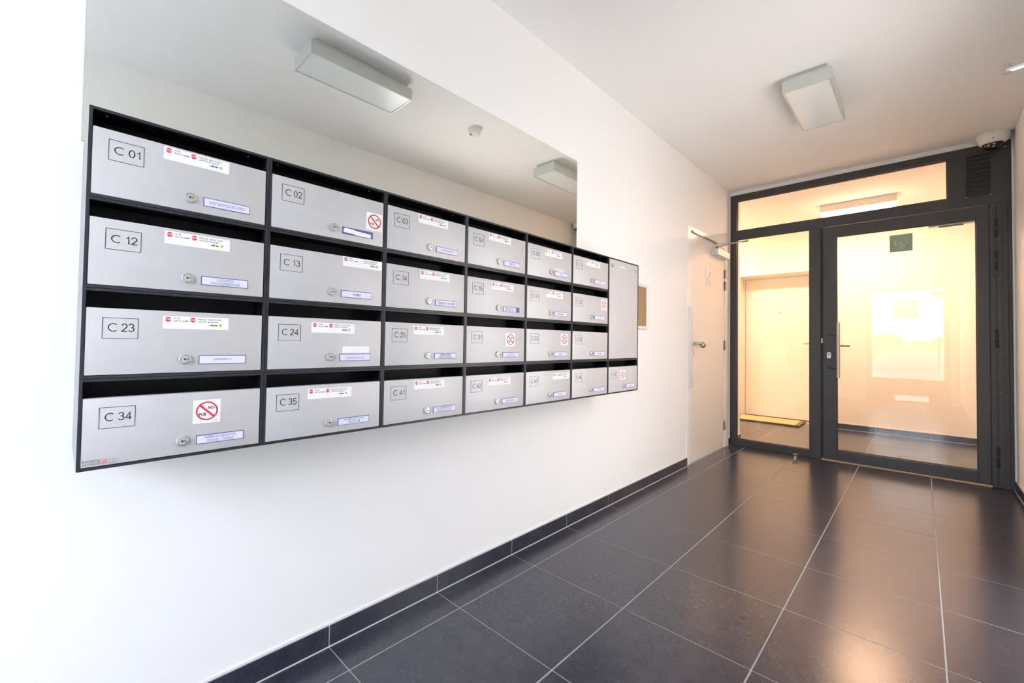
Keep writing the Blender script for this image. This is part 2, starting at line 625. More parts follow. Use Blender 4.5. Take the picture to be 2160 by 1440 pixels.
CUTS = {'baseboard_left': yl, 'baseboard_right': yl, 'baseboard_back': xl_hall, 'baseboard_hall': yl}
baseboard('baseboard_left', [(YE, 3.488), (4.577, L - 0.002)], 'dark tile skirting along the mailbox wall with pale joints',
          lambda a, b, z0, z1, t0, t1: (t0, t1, a, b, z0, z1))
baseboard('baseboard_right', [(YE, WY0), (WY1, L - 0.002), (L + 0.07, HB)], 'dark tile skirting at the foot of the right wall',
          lambda a, b, z0, z1, t0, t1: (XR - t0, XR - t1, a, b, z0, z1))
baseboard('baseboard_back', [(0.55, XR - 0.012)], 'dark tile skirting on the hall wall seen through the glass door',
          lambda a, b, z0, z1, t0, t1: (a, b, HB - t0, HB - t1, z0, z1))
baseboard('baseboard_hall', [(L + 0.07, 4.94)], 'short dark skirting tile behind the lower corner of the side glass',
          lambda a, b, z0, z1, t0, t1: (0.018 + t0, 0.018 + t1, a, b, z0, z1))

# caulk strips round the glazed partition
struct(MB().box(1.9435, XR, L - 0.004, L + 0.06, 0.0, ZC - 0.03).build('trim_1', 'caulk'), 'pale sealant strip between the dark frame and the right wall', 'trim')
struct(MB().box(0.0, XR, L + 0.001, L + 0.06, 2.605, ZC).build('trim_2', 'caulk'), 'pale plaster strip over the dark glazed frame', 'trim')
struct(MB().box(0.0, 0.0085, L - 0.006, L + 0.06, 0.0, 2.605).build('trim_3', 'caulk'), 'pale strip between the dark frame and the white side door', 'trim')

# ================================================================== GLAZED PARTITION
T0, T1 = L, L + 0.06
win = empty('window_1', (0.35, L, 0))
struct(win, 'dark grey fixed glazing with transom and side light beside the glass door', 'window')
MB().bev(0.0092, 0.0673, T0, T1, 0, 2.6038, b=0.002).build('jamb', 'frame_grey', win)
MB().bev(0.0673, 1.9424, T0, T1, 2.543, 2.6038, b=0.002).build('head_rail', 'frame_grey', win)
MB().bev(0.0673, 1.6074, T0, T1, 2.1397, 2.23, b=0.002).build('transom_rail', 'frame_grey', win)
MB().bev(0.6957, 0.783, T0, T1, 0, 2.1397, b=0.002).build('mullion', 'frame_grey', win)
MB().bev(0.0673, 0.6957, T0, T1, 0, 0.0684, b=0.002).build('bottom_rail', 'frame_grey', win)
MB().bev(1.6074, 1.9424, T0, T1, 2.1397, 2.543, b=0.002).build('vent_panel', 'frame_grey', win)
MB().bev(1.837, 1.9424, T0, T1, 0, 2.1397, b=0.002).build('jamb', 'frame_grey', win)
MB().box(1.920, 1.926, T0 - 0.002, T0, 0.03, 2.12).build('jamb_groove', 'gasket', win)


def pane(parent, x0, x1, z0, z1, y=None, name='pane'):
    y = y or (T0 + 0.026)
    o = MB().box(x0, x1, y, y + 0.008, z0, z1).build(name, 'pane_glass', parent)
    g = MB()
    w = 0.004
    for s in (T0 + 0.016, T0 + 0.034):
        g.box(x0, x0 + w, s, s + 0.01, z0, z1).box(x1 - w, x1, s, s + 0.01, z0, z1)
        g.box(x0, x1, s, s + 0.01, z0, z0 + w).box(x0, x1, s, s + 0.01, z1 - w, z1)
    g.build('gasket', 'gasket', o)
    return o


pane(win, 0.0673, 0.6957, 0.0684, 2.1397)
pane(win, 0.0673, 1.6074, 2.23, 2.543)

# vent grille
gr = MB().ring(1.700, 1.850, 2.205, 2.540, 0.010, 0, 0.008)
gr.v = [(y, T0 - 0.006 + x, z) for (x, y, z) in gr.v]
vent = gr.build('vent_grille', 'frame_grey', win)
MB().box(1.710, 1.840, T0 - 0.0008, T0 + 0.0005, 2.215, 2.530).build('vent_opening', 'gasket', vent)
for k in range(9):
    z = 2.236 + k * 0.0345
    s = MB().prism([(T0 - 0.001, z + 0.016), (T0 + 0.0, z + 0.019), (T0 - 0.011, z - 0.004), (T0 - 0.012, z - 0.001)], 'x', 1.710, 1.840)
    s.build('slat', 'frame_grey', vent)
for x, z in ((1.712, 2.213), (1.838, 2.213)):
    MB().lathe([(0.004, 0), (0.004, 0.002), (0.001, 0.003)], 'y', (x, T0 - 0.006, z), 10, -1).build('screw', 'brushed_steel', vent)
MB().lathe([(0.005, 0), (0.005, 0.003), (0.002, 0.004)], 'y', (1.913, T0, 2.555), 10, -1).build('bolt', 'brushed_steel', win)
MB().bev(0.786, 0.797, T0 + 0.004, T0 + 0.012, 1.068, 1.112, b=0.002).build('strike_plate', 'steel', win)

# door leaf
dr = empty('door_1', (1.32, L, 0))
struct(dr, 'dark grey framed glass door with long steel pull handle', 'door')
E0, E1 = T0 - 0.006, T1 - 0.006
MB().bev(0.803, 0.9002, E0, E1, 0.012, 2.132, b=0.0025).build('stile', 'frame_grey', dr)
MB().bev(1.7627, 1.8285, E0, E1, 0.012, 2.132, b=0.0025).build('stile', 'frame_grey', dr)
MB().bev(0.9002, 1.7627, E0, E1, 2.0401, 2.132, b=0.0025).build('top_rail', 'frame_grey', dr)
MB().bev(0.9002, 1.7627, E0, E1, 0.012, 0.1046, b=0.0025).build('bottom_rail', 'frame_grey', dr)
pane(dr, 0.9002, 1.7627, 0.1046, 2.0401)
MB().box(0.784, 0.8015, T0 + 0.014, T1 - 0.004, 0.012, 2.136).build('rebate', 'gasket', dr)
MB().box(1.826, 1.842, E0 + 0.012, E1 - 0.004, 0.012, 2.136).build('rebate', 'gasket', dr)
# hinge strips, knuckles and screws
MB().bev(1.8315, 1.8585, E0 - 0.003, E0 + 0.004, 0.004, 2.118, b=0.001).build('hinge_strip', 'frame_grey', dr)
MB().bev(1.8665, 1.8935, E0 - 0.003, E0 + 0.008, 0.004, 2.112, b=0.001).build('hinge_strip', 'frame_grey', dr)
for z0, z1 in ((1.877, 2.017), (1.629, 1.776), (1.043, 1.182), (0.156, 0.307)):
    h = MB().lathe([(0.0075, 0), (0.0085, 0.002), (0.0085, z1 - z0 - 0.002), (0.0075, z1 - z0)], 'z', (1.8625, E0 - 0.009, z0), 14).build('hinge', 'gasket', dr, True)
    MB().lathe([(0.009, 0), (0.009, 0.003)], 'z', (1.8625, E0 - 0.009, (z0 + z1) / 2), 14).build('hinge_washer', 'dark_steel', h)
for z in (1.99, 1.86, 1.56, 1.27, 1.0, 0.71, 0.42, 0.13, 0.06):
    for x in (1.845, 1.880):
        MB().lathe([(0.0045, 0), (0.0045, 0.001), (0.002, 0.0025)], 'y', (x, E0 - 0.003, z), 8, -1).build('screw', 'dark_steel', dr)
# pull handle
hd = MB().tube([(0.921, E0 - 0.075, 0.76), (0.921, E0 - 0.075, 1.253)], 0.013, 16).build('pull_handle', 'brushed_steel', dr, True)
for z in (1.152, 0.849):
    MB().tube([(0.842, E0, z), (0.846, E0 - 0.02, z), (0.921, E0 - 0.075, z)], 0.0085, 12).build('handle_post', 'dark_steel', hd, True)
cy = MB().lathe([(0.0165, 0), (0.0165, 0.008), (0.014, 0.011)], 'y', (0, 0, 0), 20, -1)
cy.v = [(0.846 + x, E0 + y, 0.957 + z + (0.013 if z > 0 else -0.013)) for (x, y, z) in cy.v]
cyl = cy.build('lock_cylinder', 'alu_pale', dr, True)
MB().lathe([(0.008, 0), (0.008, 0.002)], 'y', (0.846, E0 - 0.0105, 0.966), 14, -1).build('keyway', 'dark_steel', cyl)
lv = MB().tube([(0.858, E1, 1.047), (0.860, E1 + 0.045, 1.047), (0.874, E1 + 0.055, 1.047), (0.985, E1 + 0.055, 1.044)], 0.0085, 10).build('lever', 'dark_steel', dr, True)
MB().bev(1.50, 1.765, E1 + 0.001, E1 + 0.05, 2.028, 2.075, b=0.004).build('door_closer', 'alu_pale', dr)
MB().bev(1.56, 1.70, E1 + 0.012, E1 + 0.028, 2.018, 2.028, b=0.002).build('closer_valve', 'dark_steel', dr)

# exit pictogram film on the hall face of the door glass
sg = MB().box(1.262, 1.405, T0 + 0.0345, T0 + 0.0352, 1.848, 1.994).build('exit_sign', 'film_green')
tag(sg, 'square green exit pictogram stuck on the glass door near its top', 'sign')
sp = MB()
yy = (T0 + 0.0338, T0 + 0.0344)
for x0, x1, z0, z1 in ((1.291, 1.301, 1.893, 1.968), (1.364, 1.374, 1.893, 1.968), (1.291, 1.374, 1.958, 1.968),
                       (1.291, 1.318, 1.893, 1.902), (1.347, 1.374, 1.893, 1.902), (1.327, 1.338, 1.885, 1.935)):
    sp.box(x0, x1, yy[0], yy[1], z0, z1)
sp.prism([(1.318, 1.890), (1.347, 1.890), (1.3325, 1.872)], 'y', yy[0], yy[1])
sp.build('pictogram', 'film_pale', sg)

# ================================================================== WHITE SIDE DOOR (left wall)
sd = empty('door_2', (0, 4.0, 0))
struct(sd, 'white flush side door with closer arm and ball lever', 'door')
fr = MB()
fr.box(-0.10, 0.006, 3.490, 3.556, 0, 2.07).box(-0.10, 0.006, 4.468, 4.575, 0, 2.07).box(-0.10, 0.006, 3.556, 4.468, 2.022, 2.07)
fr.build('door_frame', 'frame_white', sd)
MB().bev(-0.045, 0.0, 3.559, 4.465, 0.008, 2.019, b=0.0015).build('leaf', 'door_white', sd)
for z in (1.762, 1.640, 1.034, 0.222):
    h = MB().lathe([(0.008, 0), (0.009, 0.003), (0.009, 0.087), (0.008, 0.09)], 'z', (0.011, 4.468, z - 0.045), 12).build('hinge', 'brushed_steel', sd, True)
    MB().box(0.0062, 0.009, 4.468, 4.497, z - 0.045, z + 0.045).build('hinge_plate', 'brushed_steel', h)
    MB().box(0.0, 0.003, 4.440, 4.466, z - 0.045, z + 0.045).build('hinge_plate', 'brushed_steel', h)
MB().bev(0.001, 0.016, 3.512, 3.597, 0.656, 1.362, b=0.003).build('guard_strip', 'alu_pale', sd)
lv = MB().tube([(0.0, 3.625, 1.047), (0.042, 3.625, 1.047), (0.052, 3.632, 1.046), (0.054, 3.655, 1.043), (0.054, 3.690, 1.037)], 0.009, 12, 0.011).build('lever', 'brushed_steel', sd, True)
MB().lathe([(0.002, -0.027), (0.016, -0.023), (0.026, -0.012), (0.0295, 0), (0.026, 0.012), (0.016, 0.023), (0.002, 0.027)], 'x', (0.058, 3.700, 1.035), 18).build('ball_end', 'brushed_steel', lv, True)
MB().lathe([(0.026, 0), (0.026, 0.006), (0.022, 0.008)], 'x', (0.0, 3.628, 1.047), 20).build('rose', 'brushed_steel', lv, True)
ks = MB().bev(0.0, 0.006, 3.614, 3.640, 0.925, 0.985, b=0.003).build('key_plate', 'brushed_steel', sd)
MB().box(0.0055, 0.0066, 3.624, 3.630, 0.945, 0.968).build('keyhole', 'ink', ks)
# closer
cl = MB().bev(0.0, 0.055, 4.105, 4.455, 1.905, 1.965, b=0.004).build('closer_body', 'alu_pale', sd)
MB().lathe([(0.014, 0), (0.014, 0.022), (0.009, 0.026)], 'z', (0.030, 4.150, 1.965), 14).build('pinion', 'dark_steel', cl, True)
MB().bar((0.030, 4.150, 1.985), (0.330, 4.020, 1.981), 0.018, 0.006).build('closer_arm', 'brushed_steel', cl)
MB().bar((0.330, 4.020, 1.972), (0.020, 4.240, 2.030), 0.012, 0.006).build('closer_arm', 'brushed_steel', cl)
MB().lathe([(0.010, 0), (0.010, 0.02)], 'z', (0.330, 4.020, 1.967), 12).build('elbow', 'brushed_steel', cl, True)
MB().bev(0.006, 0.018, 3.565, 4.20, 2.022, 2.036, b=0.002).build('closer_rail', 'dark_steel', sd)
nb = MB().bev(0.0, 0.003, 3.930, 4.080, 1.598, 1.768, b=0.001).build('notice_plate', 'paper', sd)
for k in range(5):
    y, z = 3.958 + k * 0.022, 1.622 + k * 0.026
    MB().lathe([(0.008, 0), (0.008, 0.0008)], 'x', (0.003, y, z), 8).build('printed_dot', 'grey_ink', nb)
me, _ = text_mesh('C', 'grey_ink')
o = link('lettering', me, nb)
o.matrix_parent_inverse = Matrix()
o.scale = (1, 0.028, 0.032)
o.location = (0.0036 - nb.matrix_world.translation.x, 4.025, 1.612)

# ================================================================== RIGHT-HAND DOOR (only its closer arm reaches into view; glazing added as daylight fill)
rd = empty('door_3', (XR, 2.17, 0))
struct(rd, 'right wall door with a steel closer arm, its glazing added for daylight', 'door')
for y0, y1 in ((WY0, WY0 + 0.11), (WY1 - 0.11, WY1)):
    MB().bev(XR, XR + 0.06, y0, y1, 0, WZ1, b=0.002).build('stile', 'frame_grey', rd)
MB().bev(XR, XR + 0.06, WY0 + 0.11, WY1 - 0.11, 1.98, WZ1, b=0.002).build('top_rail', 'frame_grey', rd)
MB().bev(XR, XR + 0.06, WY0 + 0.11, WY1 - 0.11, 0.0, 0.10, b=0.002).build('bottom_rail', 'frame_grey', rd)
MB().box(XR + 0.026, XR + 0.034, WY0 + 0.11, WY1 - 0.11, 0.10, 1.98).build('pane', 'fill_glass', rd)
cl = MB().bev(XR - 0.055, XR, 1.98, 2.30, 1.995, 2.050, b=0.004).build('closer_body', 'alu_pale', rd)
MB().bar((XR - 0.03, 2.06, 2.055), (1.684, 2.128, 2.056), 0.024, 0.008).build('closer_arm', 'alu_pale', cl)
MB().bar((1.684, 2.128, 2.066), (XR - 0.004, 2.30, 2.080), 0.016, 0.008).build('closer_arm', 'brushed_steel', cl)
MB().lathe([(0.012, 0), (0.012, 0.03)], 'z', (1.686, 2.130, 2.048), 14).build('elbow', 'brushed_steel', cl, True)
MB().lathe([(0.014, 0), (0.014, 0.02)], 'z', (XR - 0.03, 2.06, 2.048), 14).build('pinion', 'dark_steel', cl, True)
MB().tube([(XR, 2.68, 1.04), (XR - 0.05, 2.68, 1.04), (XR - 0.055, 2.56, 1.04)], 0.01, 10).build('lever', 'brushed_steel', rd, True)

# ================================================================== FLAT DOOR in the hall niche
fd = empty('door_4', (0, HN, 0))
struct(fd, 'cream flat door with peephole at the back of the hall niche', 'door')
MB().bev(-0.455, 0.46, HN, HN + 0.042, 0.012, 2.016, b=0.0015).build('leaf', 'hall_paint', fd)
fr = MB()
fr.box(-0.48, -0.460, HN - 0.012, HN + 0.045, 0, 2.036).box(0.465, 0.55, HN - 0.012, HN + 0.045, 0, 2.036).box(-0.460, 0.465, HN - 0.012, HN + 0.045, 2.02, 2.036)
fr.build('door_frame', 'hall_paint', fd)
MB().box(-0.455, 0.46, HN - 0.001, HN + 0.03, 0.0, 0.010).build('gap_shade', 'ink', fd)  # black strip painted in for the shade under the leaf
MB().lathe([(0.009, 0), (0.009, 0.004), (0.005, 0.005)], 'y', (-0.005, HN, 1.51), 14, -1).build('peephole', 'dark_steel', fd)
MB().tube([(0.405, HN, 1.075), (0.405, HN - 0.045, 1.075), (0.395, HN - 0.05, 1.075), (0.285, HN - 0.05, 1.075)], 0.008, 10).build('lever', 'brushed_steel', fd, True)

# ================================================================== STREET DOOR behind the viewer
en = empty('door_5', (1.25, YE, 0))
struct(en, 'dark framed glass street door reflected in the inner door glass', 'door')
A0, A1 = YE - 0.16, YE - 0.10
GX0, GX1, GZ1 = 0.748, 1.756, 2.132
MB().bev(DX0, GX0, A0, A1, 0, DZ1, b=0.002).build('stile', 'frame_grey', en)
MB().bev(GX1, DX1, A0, A1, 0, DZ1, b=0.002).build('stile', 'frame_grey', en)
MB().bev(GX0, GX1, A0, A1, GZ1, DZ1, b=0.002).build('top_rail', 'frame_grey', en)
MB().bev(GX0, GX1, A0, A1, 0.0, 0.03, b=0.002).build('bottom_rail', 'frame_grey', en)
MB().bev(GX0, GX1, A0, A1, 0.135, 0.45, b=0.002).build('lower_panel', 'frame_grey', en)
for xa, xb in ((GX0, 1.08), (1.555, GX1)):
    MB().bev(xa, xb, A0, A1, 0.03, 0.135, b=0.002).build('lower_panel', 'frame_grey', en)
MB().box(1.08, 1.555, A0 + 0.026, A0 + 0.034, 0.03, 0.135).build('pane', 'tinted_glass', en)
MB().box(GX0, GX1, A0 + 0.026, A0 + 0.034, 0.45, GZ1).build('pane', 'tinted_glass', en)
MB().tube([(1.69, A1 + 0.07, 0.75), (1.69, A1 + 0.07, 1.25)], 0.012, 12).build('pull_handle', 'brushed_steel', en, True)
MB().bev(1.60, 1.756, A1, A1 + 0.05, 1.98, 2.08, b=0.004).build('door_closer', 'frame_grey', en)

# ================================================================== STREET (seen only as a faint reflection)
GZ = -0.45
st = MB().box(-14, 16, -30, YE - 0.3, GZ - 0.2, GZ).build('ground_outside', 'asphalt')
struct(st, 'grey street outside the entrance', 'ground')
struct(MB().box(-14, 16, -3.2, YE - 0.252, GZ, GZ + 0.12).build('pavement_outside', 'pavement'), 'grey pavement in front of the entrance', 'pavement')
tag(MB().bev(0.3, 2.3, -2.3, YE - 0.26, GZ + 0.12, -0.08, b=0.01).build('entrance_step', 'kerb_white'), 'pale stone step outside the street door', 'step')
hs = empty('house_facade', (1, -9.0, GZ))
tag(hs, 'pale house front across the street with one dark framed window', 'house')
hf = MB()
hf.box(-8, 0.75, -9.3, -9.0, GZ, 3.15).box(1.45, 12, -9.3, -9.0, GZ, 3.15).box(0.75, 1.45, -9.3, -9.0, GZ, 1.92).box(0.75, 1.45, -9.3, -9.0, 2.62, 3.15)
hf.build('wall', 'house_plaster', hs)
wf = MB().ring(0.75, 1.45, 1.92, 2.62, 0.05, 0, 0.06)
wf.v = [(y, -9.12 + x, z) for (x, y, z) in wf.v]
wf = wf.build('window_frame', 'alu_pale', hs)
MB().box(0.80, 1.40, -9.13, -9.11, 1.97, 2.57).build('pane', 'house_glass', wf)
hg = MB()
for k in range(22):
    x = -6 + k * 0.7
    hh = 1.35 + 0.12 * math.sin(k * 2.3)
    hg.bev(x, x + 0.74, -8.4 + 0.1 * math.sin(k * 1.7), -7.7, GZ, hh, b=0.18)
tag(hg.build('low_hedge', 'hedge_yellow'), 'yellowish low hedge along the house front across the street', 'hedge')
# parked car, its side towards the door
car = empty('parked_car', (1.2, -4.4, GZ))
tag(car, 'grey car parked on the street outside the entrance', 'car')
x0 = -0.9
prof = [(0.05, 0.30), (0.0, 0.55), (0.12, 0.78), (0.75, 0.90), (1.25, 0.94), (1.9, 0.96), (3.3, 0.98), (3.95, 0.94), (4.15, 0.75), (4.2, 0.40), (4.1, 0.26), (3.55, 0.24), (3.5, 0.45), (3.2, 0.60), (2.9, 0.45), (2.85, 0.22), (1.3, 0.22), (1.25, 0.45), (0.95, 0.60), (0.65, 0.45), (0.6, 0.24)]
MB().prism([(x0 + a, GZ + b) for a, b in prof], 'y', -5.25, -3.55).build('body', 'car_paint', car)
cab = [(1.15, 0.93), (1.75, 1.38), (2.2, 1.46), (3.0, 1.45), (3.45, 1.30), (3.85, 0.96)]
MB().prism([(x0 + a, GZ + b) for a, b in cab], 'y', -5.10, -3.70).build('cabin', 'car_paint', car)
for w in ([(1.35, 0.97), (1.80, 1.34), (2.30, 1.40), (2.30, 0.98)], [(2.40, 0.98), (2.40, 1.40), (2.98, 1.39), (3.35, 1.26), (3.55, 1.0)]):
    MB().prism([(x0 + a, GZ + b) for a, b in w], 'y', -3.705, -3.69).build('side_window', 'car_glass', car)
for a in (0.95, 3.2):
    for y in (-5.2, -3.75):
        wv = MB().lathe([(0.20, 0), (0.31, 0.02), (0.31, 0.18), (0.20, 0.2)], 'y', (x0 + a, y, GZ + 0.31), 24).build('wheel', 'tyre', car, True)
        MB().lathe([(0.19, 0), (0.17, 0.03), (0.05, 0.035)], 'y', (x0 + a, y + 0.19, GZ + 0.31), 16).build('hubcap', 'alu_pale', wv, True)

# ================================================================== MIRROR
mr = empty('wall_mirror', (0, 0.8, 1.5))
tag(mr, 'large frameless mirror on the white wall above the mailboxes', 'mirror')
MB().box(0.0003, 0.0050, -0.236, 1.822, 1.50, 2.099).build('backing', 'fixture_grey', mr)
MB().box(0.0050, 0.0056, -0.2345, 1.8205, 1.5015, 2.0965).build('mirror_glass', 'silvered_glass', mr)


# ================================================================== CEILING LIGHTS, DETECTOR, CAMERA
def ceiling_light(y0, label):
    t = empty('ceiling_light', (0.978, y0 + 0.31, ZC))
    tag(t, label, 'ceiling light', 'flat rectangular ceiling lights')
    x0, x1, y1 = 0.860, 1.096, y0 + 0.622
    b = MB()
    w = 0.009
    for a in ((x0, x0 + w, y0, y1), (x1 - w, x1, y0, y1), (x0 + w, x1 - w, y0, y0 + w), (x0 + w, x1 - w, y1 - w, y1)):
        b.box(*a, 2.540, 2.612)
    b.box(x0 + w, x1 - w, y0 + w, y1 - w, 2.600, 2.612)
    b.build('body', 'fixture_grey', t)
    MB().box(x0 + 0.02, x1 - 0.02, y0 + 0.02, y1 - 0.02, 2.612, ZC).build('mounting_plate', 'fixture_grey', t)
    MB().box(x0 + w, x1 - w, y0 + w, y1 - w, 2.543, 2.549).build('diffuser', 'diffuser', t)
    return t


ceiling_light(2.702, 'unlit rectangular ceiling light with white diffuser nearest the glass door')
ceiling_light(0.621, 'unlit rectangular ceiling light seen large in the mirror')

sm = empty('smoke_detector', (0.99, 1.885, ZC))
tag(sm, 'small round cream smoke detector on the ceiling, seen in the mirror', 'smoke detector')
MB().lathe([(0.050, 0), (0.050, 0.012)], 'z', (0.99, 1.885, ZC), 28, -1).build('base', 'plastic_cream', sm, True)
MB().lathe([(0.046, 0.012), (0.047, 0.030), (0.042, 0.040), (0.02, 0.044), (0.001, 0.045)], 'z', (0.99, 1.885, ZC), 28, -1).build('cover', 'plastic_cream', sm, True)
MB().lathe([(0.012, 0.043), (0.010, 0.048), (0.001, 0.049)], 'z', (1.005, 1.862, ZC), 14, -1).build('sensor_eye', 'sensor', sm, True)

dc = empty('dome_camera', (1.845, 4.535, ZC))
tag(dc, 'white dome security camera on the ceiling above the vent grille', 'security camera')
c0 = (1.845, 4.535, ZC)
MB().lathe([(0.078, 0), (0.086, 0.004), (0.088, 0.024), (0.084, 0.050), (0.070, 0.072), (0.058, 0.078), (0.054, 0.070)], 'z', c0, 36, -1).build('housing', 'plastic_cream', dc, True)
MB().lathe([(0.0535, 0.064), (0.0525, 0.080), (0.044, 0.102), (0.028, 0.115), (0.009, 0.120), (0.001, 0.1205)], 'z', c0, 28, -1).build('dome', 'dark_dome', dc, True)
MB().lathe([(0.013, 0), (0.013, 0.003)], 'y', (c0[0] - 0.005, c0[1] - 0.0865, ZC - 0.018), 14, -1, sy=0.45).build('badge', 'fixture_grey', dc)
MB().lathe([(0.004, 0), (0.004, 0.004)], 'y', (c0[0] - 0.004, c0[1] - 0.079, ZC - 0.056), 10, -1).build('screw', 'dark_steel', dc)
for dx, dy, dz in ((-0.024, -0.040, 0.094), (0.004, -0.046, 0.090), (0.0, -0.038, 0.104)):
    MB().lathe([(0.001, -0.006), (0.005, -0.004), (0.007, 0), (0.005, 0.004), (0.001, 0.006)], 'y', (c0[0] + dx, c0[1] + dy, ZC - dz), 10).build('lens', 'steel', dc, True)

# hall lamp
def hall_lamp(dx, label):
    hl = empty('hall_lamp', (0.955 + dx, 5.8, ZC))
    tag(hl, label, 'lamp', 'linear lamps on the hall ceiling')
    MB().bev(0.628 + dx, 1.282 + dx, 5.735, 5.865, 2.562, ZC - 0.001, b=0.004).build('body', 'lamp_white', hl)
    MB().bev(0.640 + dx, 1.270 + dx, 5.750, 5.850, 2.508, 2.562, b=0.010).build('diffuser', 'lamp_lit', hl)
    ld = bpy.data.lights.new('hall_lamp_light', 'AREA')
    ld.shape = 'RECTANGLE'
    ld.size, ld.size_y = 0.60, 0.085
    ld.energy = HALL_LAMP
    ld.color = HALL_LAMP_COLOR
    lo_ = bpy.data.objects.new('hall_lamp_light', ld)
    COL.objects.link(lo_)
    lo_.location = (0.955 + dx, 5.8, 2.506)
    lo_.parent = hl
    lo_.matrix_parent_inverse = hl.matrix_world.inverted()


hall_lamp(0.0, 'lit linear batten lamp on the hall ceiling behind the transom glass')
hall_lamp(-1.82, 'added unseen batten lamp filling the hall before the flat door')  # unseen lamp added to spread the hall's warm light

# ================================================================== SMALL THINGS
nbd = empty('notice_board', (0, 2.58, 1.14))
tag(nbd, 'narrow cork notice board in pale rounded frame right of the mailboxes', 'notice board')
g = MB()
for (p, q) in (((0.012, 2.445, 1.150), (0.012, 2.704, 1.150)), ((0.012, 2.445, 1.452), (0.012, 2.704, 1.452))):
    g = MB().tube([p, q], 0.0125, 14).build('frame_bar', 'plastic_cream', nbd, True)
for y in (2.450, 2.702):
    MB().tube([(0.012, y, 1.142), (0.012, y, 1.460)], 0.0125, 14).build('frame_bar', 'alu_pale', nbd, True)
MB().box(0.0, 0.008, 2.45, 2.70, 1.15, 1.452).build('cork_panel', 'cork', nbd)

ds = empty('door_stop', (0.613, 4.457, 0))
tag(ds, 'small steel floor door stop with dark cap before the side glass', 'door stop')
MB().lathe([(0.013, 0), (0.013, 0.004), (0.008, 0.006), (0.008, 0.034)], 'z', (0.613, 4.457, 0.0), 18).build('post', 'steel', ds, True)
MB().lathe([(0.020, 0.034), (0.021, 0.037), (0.021, 0.046), (0.019, 0.048)], 'z', (0.613, 4.457, 0.0), 18).build('cap', 'dark_steel', ds, True)

dm = empty('door_mat', (-0.1, 6.55, 0))
tag(dm, 'tan coir door mat lying before the flat door in the hall', 'door mat')
MB().box(-0.50, 0.325, 6.335, 6.795, 0.0, 0.010).build('backing', 'mat_rubber', dm)
MB().bev(-0.494, 0.319, 6.343, 6.787, 0.010, 0.020, b=0.004).build('border', 'mat_border', dm)
MB().bev(-0.45, 0.275, 6.352, 6.778, 0.018, 0.024, b=0.003).build('pile', 'coir', dm)

# ================================================================== MAILBOXES
# every unit is modelled once in local coordinates: x out of the wall, y to the right, z up, origin at its lower left back corner
def mk(mb, m, smooth=False, name='part'):
    me = mb.mesh(name, smooth)
    me.materials.append(MATS[m])
    return me


g = 0.0005


def shell(h):
    s = MB()
    t = 0.0015
    s.box(0, D - 0.006, g, t, g, h - g).box(0, D - 0.006, MW - t, MW - g, g, h - g)
    s.box(0, D - 0.006, t, MW - t, g, t).box(0, D - 0.006, t, MW - t, h - t, h - g)
    s.box(0, 0.0015, t, MW - t, t, h - t)
    return s


def liner(h):
    s = MB()
    a, b = 0.0016, 0.0026
    s.box(0.002, D - 0.0065, a, b, a, h - a).box(0.002, D - 0.0065, MW - b, MW - a, a, h - a)
    s.box(0.002, D - 0.0065, b, MW - b, a, b).box(0.002, D - 0.0065, b, MW - b, h - b, h - a)
    s.box(0.002, 0.003, b, MW - b, b, h - b)
    s.box(D - 0.075, D - 0.073, b, MW - b, 0.10, h - b)       # inner flap behind the slot
    return s


def moulding(h):
    s = MB()
    s.ring(g, MW - g, g, h - g, 0.0030, D - 0.010, D)
    s.ring(0.0030, MW - 0.0030, 0.0030, h - 0.0030, 0.0006, D - 0.010, D - 0.003)
    s.ring(0.0034, MW - 0.0034, 0.0034, h - 0.0034, 0.0024, D - 0.012, D - 0.0006)
    return s


ME = {}
ME['housing'] = mk(shell(MH), 'box_side')
ME['liner'] = mk(liner(MH), 'box_black')
ME['moulding'] = mk(moulding(MH), 'box_frame')
ME['door'] = mk(MB().bev(D - 0.020, D - 0.001, 0.0065, 0.3172, 0.0068, 0.1402, b=0.0018), 'box_silver', True)
nf = MB().ring(0.0300, 0.0850, 0.0792, 0.1212, 0.0008, D - 0.001, D - 0.0004)
ME['number_border'] = mk(nf, 'ink')
ME['lock'] = mk(MB().lathe([(0.0112, 0), (0.0112, 0.004), (0.0105, 0.0062), (0.0088, 0.0068), (0.0085, 0.0058), (0.0082, 0.0062), (0.001, 0.0066)], 'x', (D - 0.001, 0.1645, 0.0362), 24), 'steel', True)
ME['lock_groove'] = mk(MB().lathe([(0.0090, 0.0060), (0.0089, 0.0070), (0.0083, 0.0070), (0.0082, 0.0060)], 'x', (D - 0.001, 0.1645, 0.0362), 24, caps=False), 'dark_steel', True)
ME['keyhole'] = mk(MB().box(D + 0.0050, D + 0.0062, 0.1625, 0.1650, 0.0342, 0.0382).box(D + 0.0050, D + 0.0062, 0.1650, 0.1705, 0.0354, 0.0368), 'ink')
ME['nameplate'] = mk(MB().bev(D - 0.001, D + 0.0006, 0.1900, 0.2832, 0.0242, 0.0442, b=0.0004), 'plate_blue')
ME['card'] = mk(MB().box(D + 0.0004, D + 0.0010, 0.1916, 0.2818, 0.0256, 0.0424), 'plate_paper')
ME['rivet'] = mk(MB().lathe([(0.0022, 0), (0.0022, 0.001), (0.0008, 0.0018)], 'z', (0, 0, 0), 8, -1), 'steel')
ME['stop_base'] = mk(MB().box(0, 0.0004, 0, 0.121, 0, 0.0272), 'paper')
oc = [(0.0056 * math.cos(PI / 8 + k * PI / 4), 0.0056 * math.sin(PI / 8 + k * PI / 4)) for k in range(8)]
ME['stop_octagon'] = mk(MB().prism(oc, 'x', 0.0004, 0.0006), 'stop_red')
